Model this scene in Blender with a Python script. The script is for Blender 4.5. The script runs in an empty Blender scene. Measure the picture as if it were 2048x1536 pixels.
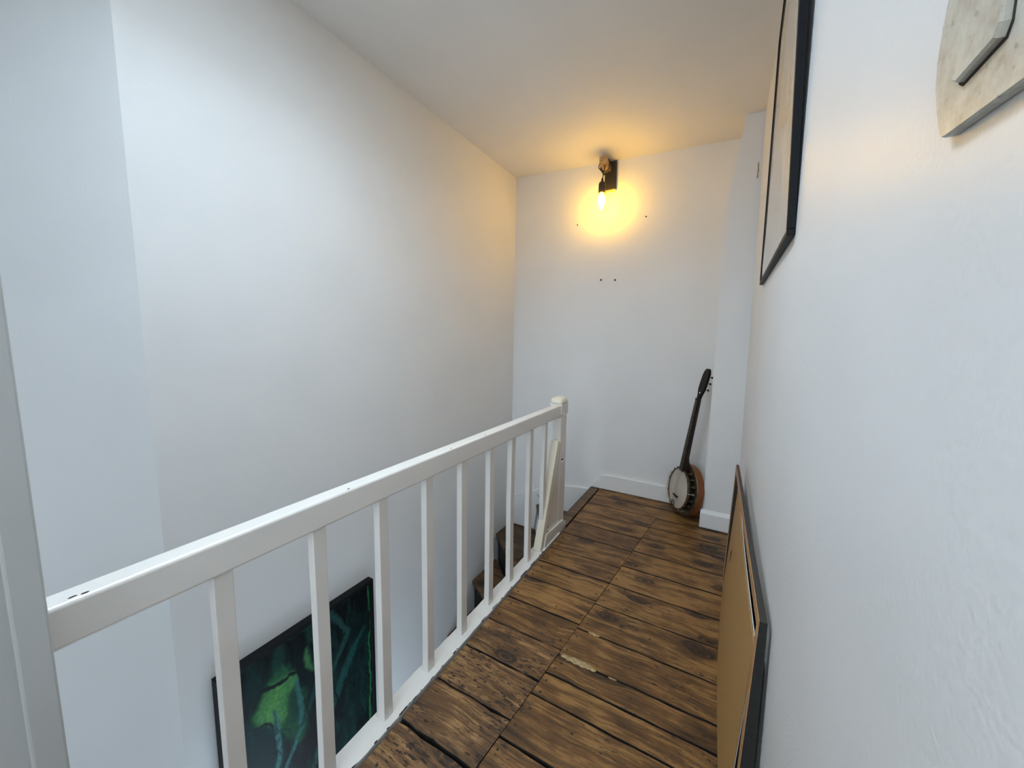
import bpy, bmesh, math, random
import numpy as np
from mathutils import Vector, Matrix

scene = bpy.context.scene
COL = scene.collection
rnd = random.Random(7)

# ------------------------------------------------------------------ camera
cam_data = bpy.data.cameras.new('camera')
cam = bpy.data.objects.new('camera', cam_data)
COL.objects.link(cam)
cam_data.sensor_fit = 'HORIZONTAL'
cam_data.sensor_width = 36.0
cam_data.lens = 36.0 * 750.0 / 2048.0
cam_data.clip_start = 0.01
right = Vector((0.869613, 0.493420, 0.017572))
down = Vector((0.073700, -0.094534, -0.992790))
fwd = Vector((-0.488202, 0.864638, -0.118573))
m = Matrix.Identity(4)
for i in range(3):
    m[i][0] = right[i]; m[i][1] = -down[i]; m[i][2] = -fwd[i]
m[0][3], m[1][3], m[2][3] = 0.0, 0.0, 1.2
cam.matrix_world = m
scene.camera = cam

# ------------------------------------------------------------------ world, daylight and added stairwell fill
world = bpy.data.worlds.new('sky')
scene.world = world
world.use_nodes = True
bg = world.node_tree.nodes['Background']
bg.inputs['Color'].default_value = (0.62, 0.78, 1.0, 1)
bg.inputs['Strength'].default_value = 1.0

def area_light(name, loc, target, sx, sy, power, color):
    l = bpy.data.lights.new(name, 'AREA')
    l.shape = 'RECTANGLE'; l.size = sx; l.size_y = sy
    l.energy = power; l.color = color
    o = bpy.data.objects.new(name, l); COL.objects.link(o)
    o.location = loc
    d = Vector(target) - Vector(loc)
    o.rotation_euler = d.to_track_quat('-Z', 'Y').to_euler()
    return o

DAY = (0.72, 0.87, 1.0)
area_light('skylight_daylight', (-0.76, 0.60, 2.80), (-0.76, 0.60, 0.0), 0.48, 0.98, 40.0, DAY)
area_light('stairwell_low_fill', (-0.897, 0.85, -1.55), (-1.6, 1.0, -0.95), 0.95, 0.95, 15.0, DAY)  # added fill from below, brightens the low stair wall
area_light('stairwell_back_fill', (-1.42, -1.57, 0.35), (-1.42, 0.0, 0.30), 0.70, 2.20, 11.0, (0.82, 0.92, 1.0))  # added fill from behind, brightens the splayed wall and spindle fronts
area_light('window_daylight', (-0.33, -1.57, 1.60), (-0.33, 0.0, 1.45), 0.62, 1.10, 19.0, (0.82, 0.915, 1.0))

vs = scene.view_settings
vs.view_transform = 'Standard'
vs.look = 'None'
vs.gamma = 1.0
vs.use_curve_mapping = False
vs.exposure = -0.22
try:
    scene.cycles.diffuse_bounces = 4
    scene.cycles.glossy_bounces = 2
    scene.cycles.transmission_bounces = 2
    scene.cycles.max_bounces = 6
    scene.cycles.adaptive_threshold = 0.12
    world.cycles.sampling_method = 'NONE'
except Exception:
    pass

# ------------------------------------------------------------------ material helpers
def new_mat(name):
    mt = bpy.data.materials.new(name); mt.use_nodes = True
    nt = mt.node_tree
    return mt, nt, nt.nodes['Principled BSDF']

def N(nt, typ, **kw):
    n = nt.nodes.new(typ)
    for k, v in kw.items():
        if k in n.inputs: n.inputs[k].default_value = v
        else: setattr(n, k, v)
    return n

def ramp(nt, stops):
    r = nt.nodes.new('ShaderNodeValToRGB')
    e = r.color_ramp.elements
    while len(e) > 1: e.remove(e[-1])
    e[0].position = stops[0][0]; e[0].color = (*stops[0][1], 1)
    for p, c in stops[1:]:
        x = e.new(p); x.color = (*c, 1)
    return r

def coords(nt, kind='Object', scale=(1, 1, 1)):
    t = nt.nodes.new('ShaderNodeTexCoord')
    mp = nt.nodes.new('ShaderNodeMapping')
    mp.inputs['Scale'].default_value = scale
    nt.links.new(t.outputs[kind], mp.inputs['Vector'])
    return mp.outputs['Vector']

def bump(nt, bsdf, height, strength, dist=0.01):
    b = N(nt, 'ShaderNodeBump', Strength=strength, Distance=dist)
    nt.links.new(height, b.inputs['Height'])
    nt.links.new(b.outputs['Normal'], bsdf.inputs['Normal'])
    return b

def plain(name, col, rough=0.5, metal=0.0, var=0.12, scale=30.0, bmp=0.05):
    mt, nt, b = new_mat(name)
    v = coords(nt)
    n = N(nt, 'ShaderNodeTexNoise', Scale=scale, Detail=4.0)
    nt.links.new(v, n.inputs['Vector'])
    r = ramp(nt, [(0.3, tuple(c * (1 - var) for c in col)), (0.7, tuple(min(1, c * (1 + var)) for c in col))])
    nt.links.new(n.outputs['Fac'], r.inputs['Fac'])
    nt.links.new(r.outputs['Color'], b.inputs['Base Color'])
    b.inputs['Roughness'].default_value = rough
    b.inputs['Metallic'].default_value = metal
    if bmp: bump(nt, b, n.outputs['Fac'], bmp, 0.004)
    return mt

def wall_paint(name, col, rough, lump, fine):
    mt, nt, b = new_mat(name)
    v = coords(nt)
    n1 = N(nt, 'ShaderNodeTexNoise', Scale=3.0, Detail=1.0)
    n2 = N(nt, 'ShaderNodeTexNoise', Scale=170.0, Detail=1.0)
    for n in (n1, n2): nt.links.new(v, n.inputs['Vector'])
    r = ramp(nt, [(0.3, tuple(c * 0.98 for c in col)), (0.7, tuple(min(1, c * 1.01) for c in col))])
    nt.links.new(n1.outputs['Fac'], r.inputs['Fac'])
    nt.links.new(r.outputs['Color'], b.inputs['Base Color'])
    b.inputs['Roughness'].default_value = rough
    m1 = N(nt, 'ShaderNodeMath', operation='MULTIPLY'); m1.inputs[1].default_value = fine * 0.002
    nt.links.new(n2.outputs['Fac'], m1.inputs[0])
    m2 = N(nt, 'ShaderNodeMath', operation='MULTIPLY_ADD'); m2.inputs[1].default_value = lump * 0.05
    nt.links.new(n1.outputs['Fac'], m2.inputs[0]); nt.links.new(m1.outputs[0], m2.inputs[2])
    bump(nt, b, m2.outputs[0], 1.0, 1.0)
    return mt

def wood(name, dark, mid, light, grain=(2.0, 34.0, 34.0), rough=0.42, knots=True, bmp=0.35, worn=0.0):
    """Old stained boards: stretched grain along local X, knots and blotches, per-board shift."""
    mt, nt, b = new_mat(name)
    tc = nt.nodes.new('ShaderNodeTexCoord')
    oi = nt.nodes.new('ShaderNodeObjectInfo')
    mul = N(nt, 'ShaderNodeVectorMath', operation='SCALE'); mul.inputs['Scale'].default_value = 23.0
    comb = nt.nodes.new('ShaderNodeCombineXYZ')
    nt.links.new(oi.outputs['Random'], comb.inputs['X']); nt.links.new(oi.outputs['Random'], comb.inputs['Y'])
    nt.links.new(comb.outputs['Vector'], mul.inputs[0])
    add = N(nt, 'ShaderNodeVectorMath', operation='ADD')
    nt.links.new(tc.outputs['Object'], add.inputs[0]); nt.links.new(mul.outputs['Vector'], add.inputs[1])
    base = add.outputs['Vector']
    # knots: sparse cells that bend the grain around them
    mk = N(nt, 'ShaderNodeMapping'); mk.inputs['Scale'].default_value = (2.4, 4.6, 1.0)
    nt.links.new(base, mk.inputs['Vector'])
    vo = N(nt, 'ShaderNodeTexVoronoi', Scale=1.0, Randomness=1.0); vo.voronoi_dimensions = '2D'
    nt.links.new(mk.outputs['Vector'], vo.inputs['Vector'])
    kn = ramp(nt, [(0.0, (1, 1, 1)), (0.035, (0.9, 0.9, 0.9)), (0.055, (0.35, 0.35, 0.35)), (0.09, (0.75, 0.75, 0.75)), (0.13, (0.2, 0.2, 0.2)), (0.26, (0, 0, 0))])
    nt.links.new(vo.outputs['Distance'], kn.inputs['Fac'])
    warp = N(nt, 'ShaderNodeTexNoise', Scale=2.6, Detail=2.0)
    nt.links.new(base, warp.inputs['Vector'])
    wsub = N(nt, 'ShaderNodeMath', operation='MULTIPLY_ADD'); wsub.inputs[1].default_value = 0.075; wsub.inputs[2].default_value = -0.037
    nt.links.new(warp.outputs['Fac'], wsub.inputs[0])
    kw = N(nt, 'ShaderNodeMath', operation='MULTIPLY_ADD'); kw.inputs[1].default_value = 0.045
    nt.links.new(kn.outputs['Color'], kw.inputs[0]); nt.links.new(wsub.outputs[0], kw.inputs[2])
    cw = nt.nodes.new('ShaderNodeCombineXYZ'); nt.links.new(kw.outputs[0], cw.inputs['Y'])
    a2 = N(nt, 'ShaderNodeVectorMath', operation='ADD')
    nt.links.new(base, a2.inputs[0]); nt.links.new(cw.outputs['Vector'], a2.inputs[1])
    mg = N(nt, 'ShaderNodeMapping'); mg.inputs['Scale'].default_value = grain
    nt.links.new(a2.outputs['Vector'], mg.inputs['Vector'])
    g = N(nt, 'ShaderNodeTexNoise', Scale=1.0, Detail=7.0, Roughness=0.68)
    nt.links.new(mg.outputs['Vector'], g.inputs['Vector'])
    mg2 = N(nt, 'ShaderNodeMapping'); mg2.inputs['Scale'].default_value = (grain[0] * 3.2, grain[1] * 4.0, 60.0)
    nt.links.new(a2.outputs['Vector'], mg2.inputs['Vector'])
    g2 = N(nt, 'ShaderNodeTexNoise', Scale=1.0, Detail=4.0, Roughness=0.6)
    nt.links.new(mg2.outputs['Vector'], g2.inputs['Vector'])
    bl = N(nt, 'ShaderNodeTexNoise', Scale=7.0, Detail=5.0, Roughness=0.6)
    nt.links.new(base, bl.inputs['Vector'])
    # combine grain values
    m1 = N(nt, 'ShaderNodeMath', operation='MULTIPLY'); m1.inputs[1].default_value = 0.72
    nt.links.new(g.outputs['Fac'], m1.inputs[0])
    m2 = N(nt, 'ShaderNodeMath', operation='MULTIPLY_ADD'); m2.inputs[1].default_value = 0.34
    nt.links.new(g2.outputs['Fac'], m2.inputs[0]); nt.links.new(m1.outputs[0], m2.inputs[2])
    m3 = N(nt, 'ShaderNodeMath', operation='MULTIPLY_ADD'); m3.inputs[1].default_value = 0.34
    nt.links.new(bl.outputs['Fac'], m3.inputs[0]); nt.links.new(m2.outputs[0], m3.inputs[2])
    m4 = N(nt, 'ShaderNodeMath', operation='MULTIPLY_ADD'); m4.inputs[1].default_value = -0.30 if knots else 0.0
    nt.links.new(kn.outputs['Color'], m4.inputs[0]); nt.links.new(m3.outputs[0], m4.inputs[2])
    m5 = N(nt, 'ShaderNodeMath', operation='MULTIPLY_ADD'); m5.inputs[1].default_value = 0.09
    nt.links.new(oi.outputs['Random'], m5.inputs[0]); nt.links.new(m4.outputs[0], m5.inputs[2])
    cr = ramp(nt, [(0.53, dark), (0.63, tuple((a + c) / 2 for a, c in zip(dark, mid))), (0.71, mid), (0.82, light), (0.95, tuple(min(1, c * 1.25) for c in light))])
    nt.links.new(m5.outputs[0], cr.inputs['Fac'])
    # dark pits and specks
    sp = N(nt, 'ShaderNodeTexNoise', Scale=120.0, Detail=4.0, Roughness=0.62)
    ms = N(nt, 'ShaderNodeMapping'); ms.inputs['Scale'].default_value = (0.30, 1.0, 1.0)
    nt.links.new(base, ms.inputs['Vector']); nt.links.new(ms.outputs['Vector'], sp.inputs['Vector'])
    spr = ramp(nt, [(0.30 + worn * 0.03, (1, 1, 1)), (0.37 + worn * 0.03, (0, 0, 0))])
    # the pits gather in patches
    pm = N(nt, 'ShaderNodeTexNoise', Scale=5.0, Detail=2.0)
    nt.links.new(base, pm.inputs['Vector'])
    pa = N(nt, 'ShaderNodeMath', operation='MULTIPLY_ADD'); pa.inputs[1].default_value = -0.42; pa.inputs[2].default_value = 0.215
    nt.links.new(pm.outputs['Fac'], pa.inputs[0])
    pb = N(nt, 'ShaderNodeMath', operation='ADD')
    nt.links.new(sp.outputs['Fac'], pb.inputs[0]); nt.links.new(pa.outputs[0], pb.inputs[1])
    nt.links.new(pb.outputs[0], spr.inputs['Fac'])
    mx = nt.nodes.new('ShaderNodeMix'); mx.data_type = 'RGBA'
    nt.links.new(spr.outputs['Color'], mx.inputs[0])
    nt.links.new(cr.outputs['Color'], mx.inputs[6])
    mx.inputs[7].default_value = (*[c * 0.55 for c in dark], 1)
    nt.links.new(mx.outputs[2], b.inputs['Base Color'])
    b.inputs['Roughness'].default_value = rough
    hs = N(nt, 'ShaderNodeMath', operation='MULTIPLY_ADD'); hs.inputs[1].default_value = -0.5
    nt.links.new(spr.outputs['Color'], hs.inputs[0]); nt.links.new(m3.outputs[0], hs.inputs[2])
    bump(nt, b, hs.outputs[0], bmp, 0.004)
    return mt

M = {}
M['wall'] = wall_paint('wall_paint', (0.80, 0.80, 0.795), 0.62, 0.10, 0.10)
M['wall_gloss'] = wall_paint('wall_paint_satin', (0.80, 0.80, 0.80), 0.38, 0.12, 0.18)
M['ceiling'] = wall_paint('ceiling_paint', (0.80, 0.785, 0.76), 0.7, 0.05, 0.08)
M['trim'] = wall_paint('trim_gloss_paint', (0.82, 0.82, 0.81), 0.28, 0.12, 0.05)
M['post'] = wall_paint('door_post_shade_grey', (0.50, 0.515, 0.51), 0.3, 0.2, 0.06)  # shade on the white post put into an even grey
M['rail'] = wall_paint('rail_gloss_paint', (0.80, 0.775, 0.735), 0.27, 0.20, 0.06)
M['rail_cream'] = wall_paint('rail_yellowed_paint', (0.80, 0.74, 0.60), 0.3, 0.25, 0.06)
M['plank'] = wood('floor_plank_wood', (0.022, 0.0100, 0.0040), (0.125, 0.056, 0.0150), (0.27, 0.140, 0.042), worn=0.5, grain=(3.6, 36.0, 36.0), rough=0.5)
M['plank_worn'] = wood('floor_plank_worn_wood', (0.024, 0.0115, 0.0050), (0.14, 0.066, 0.021), (0.33, 0.185, 0.072), worn=1.8, bmp=0.7, grain=(4.2, 36.0, 36.0), rough=0.5)
M['tread'] = wood('stair_tread_wood', (0.02, 0.011, 0.006), (0.075, 0.04, 0.018), (0.15, 0.085, 0.04), rough=0.5)
M['riser'] = plain('stair_riser_dark', (0.012, 0.010, 0.008), 0.6)
M['nosing'] = wood('landing_nosing_wood', (0.03, 0.016, 0.008), (0.095, 0.05, 0.022), (0.17, 0.095, 0.042), knots=False)
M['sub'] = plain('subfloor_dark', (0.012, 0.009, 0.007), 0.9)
M['black_frame'] = plain('black_frame_lacquer', (0.005, 0.006, 0.008), 0.5, bmp=0.02)
M['black_frame'].node_tree.nodes['Principled BSDF'].inputs['Specular IOR Level'].default_value = 0.2
M['grey_black'] = plain('dull_black_frame', (0.022, 0.024, 0.024), 0.45, bmp=0.05, scale=60)
M['mdf'] = plain('hardboard_brown', (0.40, 0.235, 0.085), 0.55, var=0.10, scale=120, bmp=0.03)
M['rawwood'] = plain('raw_frame_wood', (0.42, 0.235, 0.11), 0.6, var=0.15, scale=40)
M['card'] = plain('pale_card', (0.70, 0.68, 0.64), 0.6, var=0.04)
M['paper'] = None
M['switch'] = None
M['lampwood'] = wood('lamp_arm_wood', (0.30, 0.17, 0.07), (0.50, 0.31, 0.14), (0.62, 0.42, 0.21), knots=False, worn=0.0, bmp=0.1)
M['blackwood'] = plain('lamp_plate_black', (0.02, 0.017, 0.014), 0.55)
M['cable'] = plain('black_cable', (0.012, 0.010, 0.009), 0.6)
M['socket'] = plain('lamp_socket_bronze', (0.05, 0.037, 0.025), 0.4, metal=0.3)
M['banjo_head'] = plain('banjo_skin', (0.52, 0.47, 0.41), 0.45, var=0.10, scale=9, bmp=0.02)
M['banjo_wood'] = plain('banjo_resonator_wood', (0.20, 0.062, 0.016), 0.35, var=0.2, scale=12, bmp=0.0)
M['banjo_dark'] = plain('banjo_neck_wood', (0.008, 0.005, 0.004), 0.5, bmp=0.0)
M['banjo_dark'].node_tree.nodes['Principled BSDF'].inputs['Specular IOR Level'].default_value = 0.2
M['banjo_heel'] = plain('banjo_heel_wood', (0.020, 0.007, 0.005), 0.45, bmp=0.0)
M['brass'] = plain('tarnished_brass', (0.15, 0.12, 0.075), 0.4, metal=0.7, var=0.5)
M['nickel'] = plain('dull_nickel', (0.42, 0.38, 0.32), 0.35, metal=0.8, var=0.2)
M['ivory'] = plain('ivory', (0.75, 0.70, 0.60), 0.4, bmp=0.0)
M['hole'] = plain('dark_hole', (0.03, 0.025, 0.02), 0.9, bmp=0.0)
M['filler'] = plain('pale_wood_filler', (0.38, 0.28, 0.14), 0.8, var=0.4, scale=140, bmp=0.4)
M['frost'] = None

def mat_picture_paper():
    mt, nt, b = new_mat('picture_behind_glass')
    v = coords(nt, 'Object', (1, 5, 0.6))  # stretched into vertical streaks: the glass's reflections put into the colour
    n = N(nt, 'ShaderNodeTexNoise', Scale=3.0, Detail=4.0)
    nt.links.new(v, n.inputs['Vector'])
    r = ramp(nt, [(0.3, (0.42, 0.37, 0.31)), (0.55, (0.56, 0.51, 0.44)), (0.75, (0.62, 0.57, 0.50))])
    nt.links.new(n.outputs['Fac'], r.inputs['Fac'])
    nt.links.new(r.outputs['Color'], b.inputs['Base Color'])
    b.inputs['Roughness'].default_value = 0.5
    b.inputs['Coat Weight'].default_value = 1.0
    b.inputs['Coat Roughness'].default_value = 0.03
    return mt
M['paper'] = mat_picture_paper()

def mat_switch():
    mt, nt, b = new_mat('grubby_switch_plastic')
    v = coords(nt)
    n = N(nt, 'ShaderNodeTexNoise', Scale=55.0, Detail=6.0, Roughness=0.7)
    n2 = N(nt, 'ShaderNodeTexNoise', Scale=160.0, Detail=3.0)
    nt.links.new(v, n.inputs['Vector']); nt.links.new(v, n2.inputs['Vector'])
    r = ramp(nt, [(0.30, (0.33, 0.29, 0.23)), (0.42, (0.50, 0.47, 0.40)), (0.6, (0.62, 0.60, 0.53))])
    nt.links.new(n.outputs['Fac'], r.inputs['Fac'])
    r2 = ramp(nt, [(0.30, (0.30, 0.28, 0.26)), (0.36, (1, 1, 1))])
    nt.links.new(n2.outputs['Fac'], r2.inputs['Fac'])
    mx = nt.nodes.new('ShaderNodeMix'); mx.data_type = 'RGBA'; mx.blend_type = 'MULTIPLY'; mx.inputs[0].default_value = 0.5
    nt.links.new(r.outputs['Color'], mx.inputs[6]); nt.links.new(r2.outputs['Color'], mx.inputs[7])
    nt.links.new(mx.outputs[2], b.inputs['Base Color'])
    b.inputs['Roughness'].default_value = 0.35
    bump(nt, b, n.outputs['Fac'], 0.25, 0.002)
    return mt
M['switch'] = mat_switch()

def mat_bulb():
    mt, nt, b = new_mat('glowing_bulb_glass')
    b.inputs['Base Color'].default_value = (1, 0.8, 0.4, 1)
    b.inputs['Emission Color'].default_value = (1.0, 0.53, 0.03, 1)
    b.inputs['Emission Strength'].default_value = 150.0
    return mt
M['bulb'] = mat_bulb()

def mat_pane():
    mt, nt, b = new_mat('window_glass')
    b.inputs['Base Color'].default_value = (0.9, 0.95, 1, 1)
    b.inputs['Roughness'].default_value = 0.02
    b.inputs['Transmission Weight'].default_value = 1.0
    return mt
M['frost'] = mat_pane()

def mat_attr(name, rough, coat):
    mt, nt, b = new_mat(name)
    a = nt.nodes.new('ShaderNodeVertexColor'); a.layer_name = 'paint'
    v = coords(nt)
    n = N(nt, 'ShaderNodeTexNoise', Scale=70.0, Detail=5.0)
    nt.links.new(v, n.inputs['Vector'])
    r = ramp(nt, [(0.3, (0.65, 0.65, 0.65)), (0.7, (1.25, 1.25, 1.25))])
    nt.links.new(n.outputs['Fac'], r.inputs['Fac'])
    mx = nt.nodes.new('ShaderNodeMix'); mx.data_type = 'RGBA'; mx.blend_type = 'MULTIPLY'; mx.inputs[0].default_value = 1.0
    nt.links.new(a.outputs['Color'], mx.inputs[6]); nt.links.new(r.outputs['Color'], mx.inputs[7])
    nt.links.new(mx.outputs[2], b.inputs['Base Color'])
    b.inputs['Roughness'].default_value = rough
    b.inputs['Specular IOR Level'].default_value = coat
    return mt
M['painting'] = mat_attr('forest_painting', 0.5, 0.15)

# ------------------------------------------------------------------ mesh helpers
def link_mesh(name, me, mat, parent=None):
    o = bpy.data.objects.new(name, me)
    if mat is not None and not me.materials: me.materials.append(mat)
    COL.objects.link(o)
    if parent is not None: o.parent = parent
    return o

def from_bm(name, bm, mat, parent=None, smooth=False):
    bmesh.ops.recalc_face_normals(bm, faces=bm.faces[:])
    me = bpy.data.meshes.new(name); bm.to_mesh(me); bm.free()
    if smooth:
        for p in me.polygons: p.use_smooth = True
    return link_mesh(name, me, mat, parent)

def empty(name, loc=(0, 0, 0)):
    o = bpy.data.objects.new(name, None); COL.objects.link(o); o.location = loc
    o.empty_display_size = 0.1
    return o

def tag(o, label, cat, group=None, kind=None):
    o['label'] = label; o['category'] = cat
    if group: o['group'] = group
    if kind: o['kind'] = kind
    return o

def bm_hexa(bm, v8):
    """v8: bottom loop of 4 then top loop of 4"""
    vs_ = [bm.verts.new(v) for v in v8]
    for f in ((3, 2, 1, 0), (4, 5, 6, 7), (0, 1, 5, 4), (1, 2, 6, 5), (2, 3, 7, 6), (3, 0, 4, 7)):
        bm.faces.new([vs_[i] for i in f])
    return vs_

def bm_box(bm, x0, x1, y0, y1, z0, z1):
    return bm_hexa(bm, [(x0, y0, z0), (x1, y0, z0), (x1, y1, z0), (x0, y1, z0), (x0, y0, z1), (x1, y0, z1), (x1, y1, z1), (x0, y1, z1)])

def bevel(o, w, seg=2):
    md = o.modifiers.new('bevel', 'BEVEL'); md.width = w; md.segments = seg; md.limit_method = 'ANGLE'
    return o

def box(name, x0, x1, y0, y1, z0, z1, mat, parent=None, bev=0.0, seg=2):
    """the object's origin sits at the box's base centre"""
    cx, cy = (x0 + x1) / 2, (y0 + y1) / 2
    bm = bmesh.new(); bm_box(bm, x0 - cx, x1 - cx, y0 - cy, y1 - cy, 0, z1 - z0)
    o = from_bm(name, bm, mat, parent)
    o.location = (cx, cy, z0)
    if parent is not None: o.location = Vector((cx, cy, z0)) - parent_offset(parent)
    if bev: bevel(o, bev, seg)
    return o

def parent_offset(p):
    v = Vector((0, 0, 0))
    while p is not None:
        v += p.location; p = p.parent
    return v

def hexa(name, v8, mat, parent=None, bev=0.0):
    off = parent_offset(parent) if parent is not None else Vector((0, 0, 0))
    bm = bmesh.new(); bm_hexa(bm, [tuple(Vector(v) - off) for v in v8])
    o = from_bm(name, bm, mat, parent)
    if bev: bevel(o, bev)
    return o

def prism(name, pts, axis, a, b, mat, parent=None, bev=0.0):
    """extrude a 2D polygon along an axis; pts are the two other coordinates in x,y,z order"""
    off = parent_offset(parent) if parent is not None else Vector((0, 0, 0))
    def mk(p, t):
        if axis == 'x': v = (t, p[0], p[1])
        elif axis == 'y': v = (p[0], t, p[1])
        else: v = (p[0], p[1], t)
        return tuple(Vector(v) - off)
    bm = bmesh.new()
    A = [bm.verts.new(mk(p, a)) for p in pts]; B = [bm.verts.new(mk(p, b)) for p in pts]
    bm.faces.new(A[::-1]); bm.faces.new(B)
    n = len(pts)
    for i in range(n): bm.faces.new((A[i], A[(i + 1) % n], B[(i + 1) % n], B[i]))
    o = from_bm(name, bm, mat, parent)
    if bev: bevel(o, bev)
    return o

def bm_lathe(bm, prof, seg=24, frame=None, cap=True):
    """prof: (radius, height); frame: 4x4 matrix, height along local z"""
    fr = frame or Matrix.Identity(4)
    rings = []
    for r, h in prof:
        rings.append([bm.verts.new(fr @ Vector((r * math.cos(2 * math.pi * i / seg), r * math.sin(2 * math.pi * i / seg), h))) for i in range(seg)])
    for a, b in zip(rings, rings[1:]):
        for i in range(seg):
            j = (i + 1) % seg
            bm.faces.new((a[i], a[j], b[j], b[i]))
    if cap:
        bm.faces.new(rings[0][::-1]); bm.faces.new(rings[-1])

def bm_tube(bm, pts, r, seg=8, closed=False):
    pts = [Vector(p) for p in pts]
    n = len(pts); rings = []
    prev = None
    for i, p in enumerate(pts):
        if closed: d = pts[(i + 1) % n] - pts[i - 1]
        else: d = pts[min(i + 1, n - 1)] - pts[max(i - 1, 0)]
        d.normalize()
        if prev is None:
            up = Vector((0, 0, 1)) if abs(d.z) < 0.9 else Vector((1, 0, 0))
            a = d.cross(up).normalized()
        else:
            a = (prev - d * prev.dot(d)).normalized()
        prev = a
        b = d.cross(a)
        rings.append([bm.verts.new(p + (a * math.cos(2 * math.pi * k / seg) + b * math.sin(2 * math.pi * k / seg)) * r) for k in range(seg)])
    rng = range(n) if closed else range(n - 1)
    for i in rng:
        A, B = rings[i], rings[(i + 1) % n]
        for k in range(seg):
            bm.faces.new((A[k], A[(k + 1) % seg], B[(k + 1) % seg], B[k]))
    if not closed:
        bm.faces.new(rings[0][::-1]); bm.faces.new(rings[-1])

def structure(o, label, cat):
    return tag(o, label, cat, kind='structure')

# ================================================================== THE SETTING
XL, YE = -1.653, 2.942                    # stair wall plane, end wall plane
def xr(z): return 0.137 - 0.0148 * z       # the right wall leans a little
def zc(x): return 2.558 - 0.036 * (x - XL) # the ceiling sags towards the right
LOW = -2.55
YB = -1.60

# ---- right wall
structure(hexa('wall_right', [(xr(-.1), YB - .1, -.1), (xr(-.1) + .12, YB - .1, -.1), (xr(-.1) + .12, YE + .1, -.1), (xr(-.1), YE + .1, -.1),
     (xr(2.6), YB - .1, 2.6), (xr(2.6) + .12, YB - .1, 2.6), (xr(2.6) + .12, YE + .1, 2.6), (xr(2.6), YE + .1, 2.6)], M['wall_gloss']),
     'long white painted wall on the right with the light switch', 'wall')
# ---- end wall, with its screw holes as parts
wall_end = structure(box('wall_end', XL - .12, 0.16, YE, YE + .12, LOW, 2.62, M['wall']), 'white end wall of the landing behind the lamp', 'wall')
for k, (x, z, r) in enumerate(((-1.091, 2.107, .005), (-0.571, 2.099, .0055), (-0.882, 1.670, .0075), (-0.773, 1.663, .0075))):
    bm = bmesh.new()
    bm_lathe(bm, [(r, 0), (r * .9, .003), (r * .35, .0035), (r * .3, -.001)], 10, Matrix.Translation(Vector((x, YE, z)) - parent_offset(wall_end)) @ Matrix.Rotation(math.pi / 2, 4, 'X'))
    h = from_bm('screw_hole', bm, M['hole'], wall_end)
# ---- pier in the corner, leaning chamfer at the top
pier = structure(prism('wall_pier', [(-.053, 0), (.135, 0), (.135, 2.515), (.010, 2.52), (-.055, 2.04)], 'y', 2.66, YE, M['wall']),
                 'narrow white corner pier with a sloping shoulder near the ceiling', 'wall')
p = prism('old_paint_patch', [(.083, 2.14), (.090, 2.138), (.0915, 2.18), (.0885, 2.226), (.083, 2.222), (.0845, 2.18)], 'y', 2.6585, 2.6602, M['filler'], pier)
# ---- left stair wall and the splayed nib nearer the camera
structure(box('wall_left', XL - .12, XL, .478, YE, LOW, 2.62, M['wall']), 'tall white stair wall on the left where the green painting hangs', 'wall')
structure(prism('wall_left_near', [(XL, .478), (-1.97, .02), (-1.97, YB), (-2.09, YB), (-2.09, .10), (XL - .12, .62), (XL - .12, .478)], 'z', LOW, 2.62, M['wall']),
          'splayed white wall at the far left edge beside the stair wall', 'wall')
# ---- back wall with its window
bw = empty('wall_back'); structure(bw, 'white wall with a window behind the viewer', 'wall')
for x0, x1, z0, z1 in ((-2.09, -1.78, LOW, 2.62), (-1.06, -.66, LOW, 2.62), (-1.78, -1.06, LOW, -.76), (-1.78, -1.06, 1.46, 2.62), (0.0, .25, LOW, 2.62), (-.66, 0.0, LOW, 1.0), (-.66, 0.0, 2.15, 2.62)):
    box('wall_section', x0, x1, YB - .12, YB, z0, z1, M['wall'], bw)
w2 = empty('window_2'); structure(w2, 'white framed window behind the viewer', 'window')
for a in ((-.66, -.61, 1.0, 2.15), (-.05, 0, 1.0, 2.15), (-.61, -.05, 1.0, 1.05), (-.61, -.05, 2.10, 2.15), (-.61, -.05, 1.56, 1.60)):
    box('window_frame', a[0], a[1], YB - .09, YB - .04, a[2], a[3], M['trim'], w2)
box('pane', -.61, -.05, YB - .07, YB - .065, 1.05, 2.10, M['frost'], w2)
w3 = empty('added_window_3'); structure(w3, 'tall white framed window added unseen behind the viewer to light the stairs', 'window')  # made-up window around the fill light at the back of the stairwell
for a in ((-1.78, -1.73, -.76, 1.46), (-1.11, -1.06, -.76, 1.46), (-1.73, -1.11, -.76, -.71), (-1.73, -1.11, 1.41, 1.46), (-1.73, -1.11, .33, .37)):
    box('window_frame', a[0], a[1], YB - .09, YB - .04, a[2], a[3], M['trim'], w3)
box('pane', -1.73, -1.11, YB - .07, YB - .065, -.71, 1.41, M['frost'], w3)
# ---- partition that ends in the door post at the left edge
structure(box('wall_partition', -.905, -.812, YB, .072, LOW, 2.62, M['post']), 'thin partition wall ending at the head of the railing', 'wall')
tr = structure(box('trim_1', -.905, -.800, .072, .104, LOW, 2.62, M['post'], bev=.003), 'door post greyed for shade at the left edge holding the handrail end', 'door post')
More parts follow.
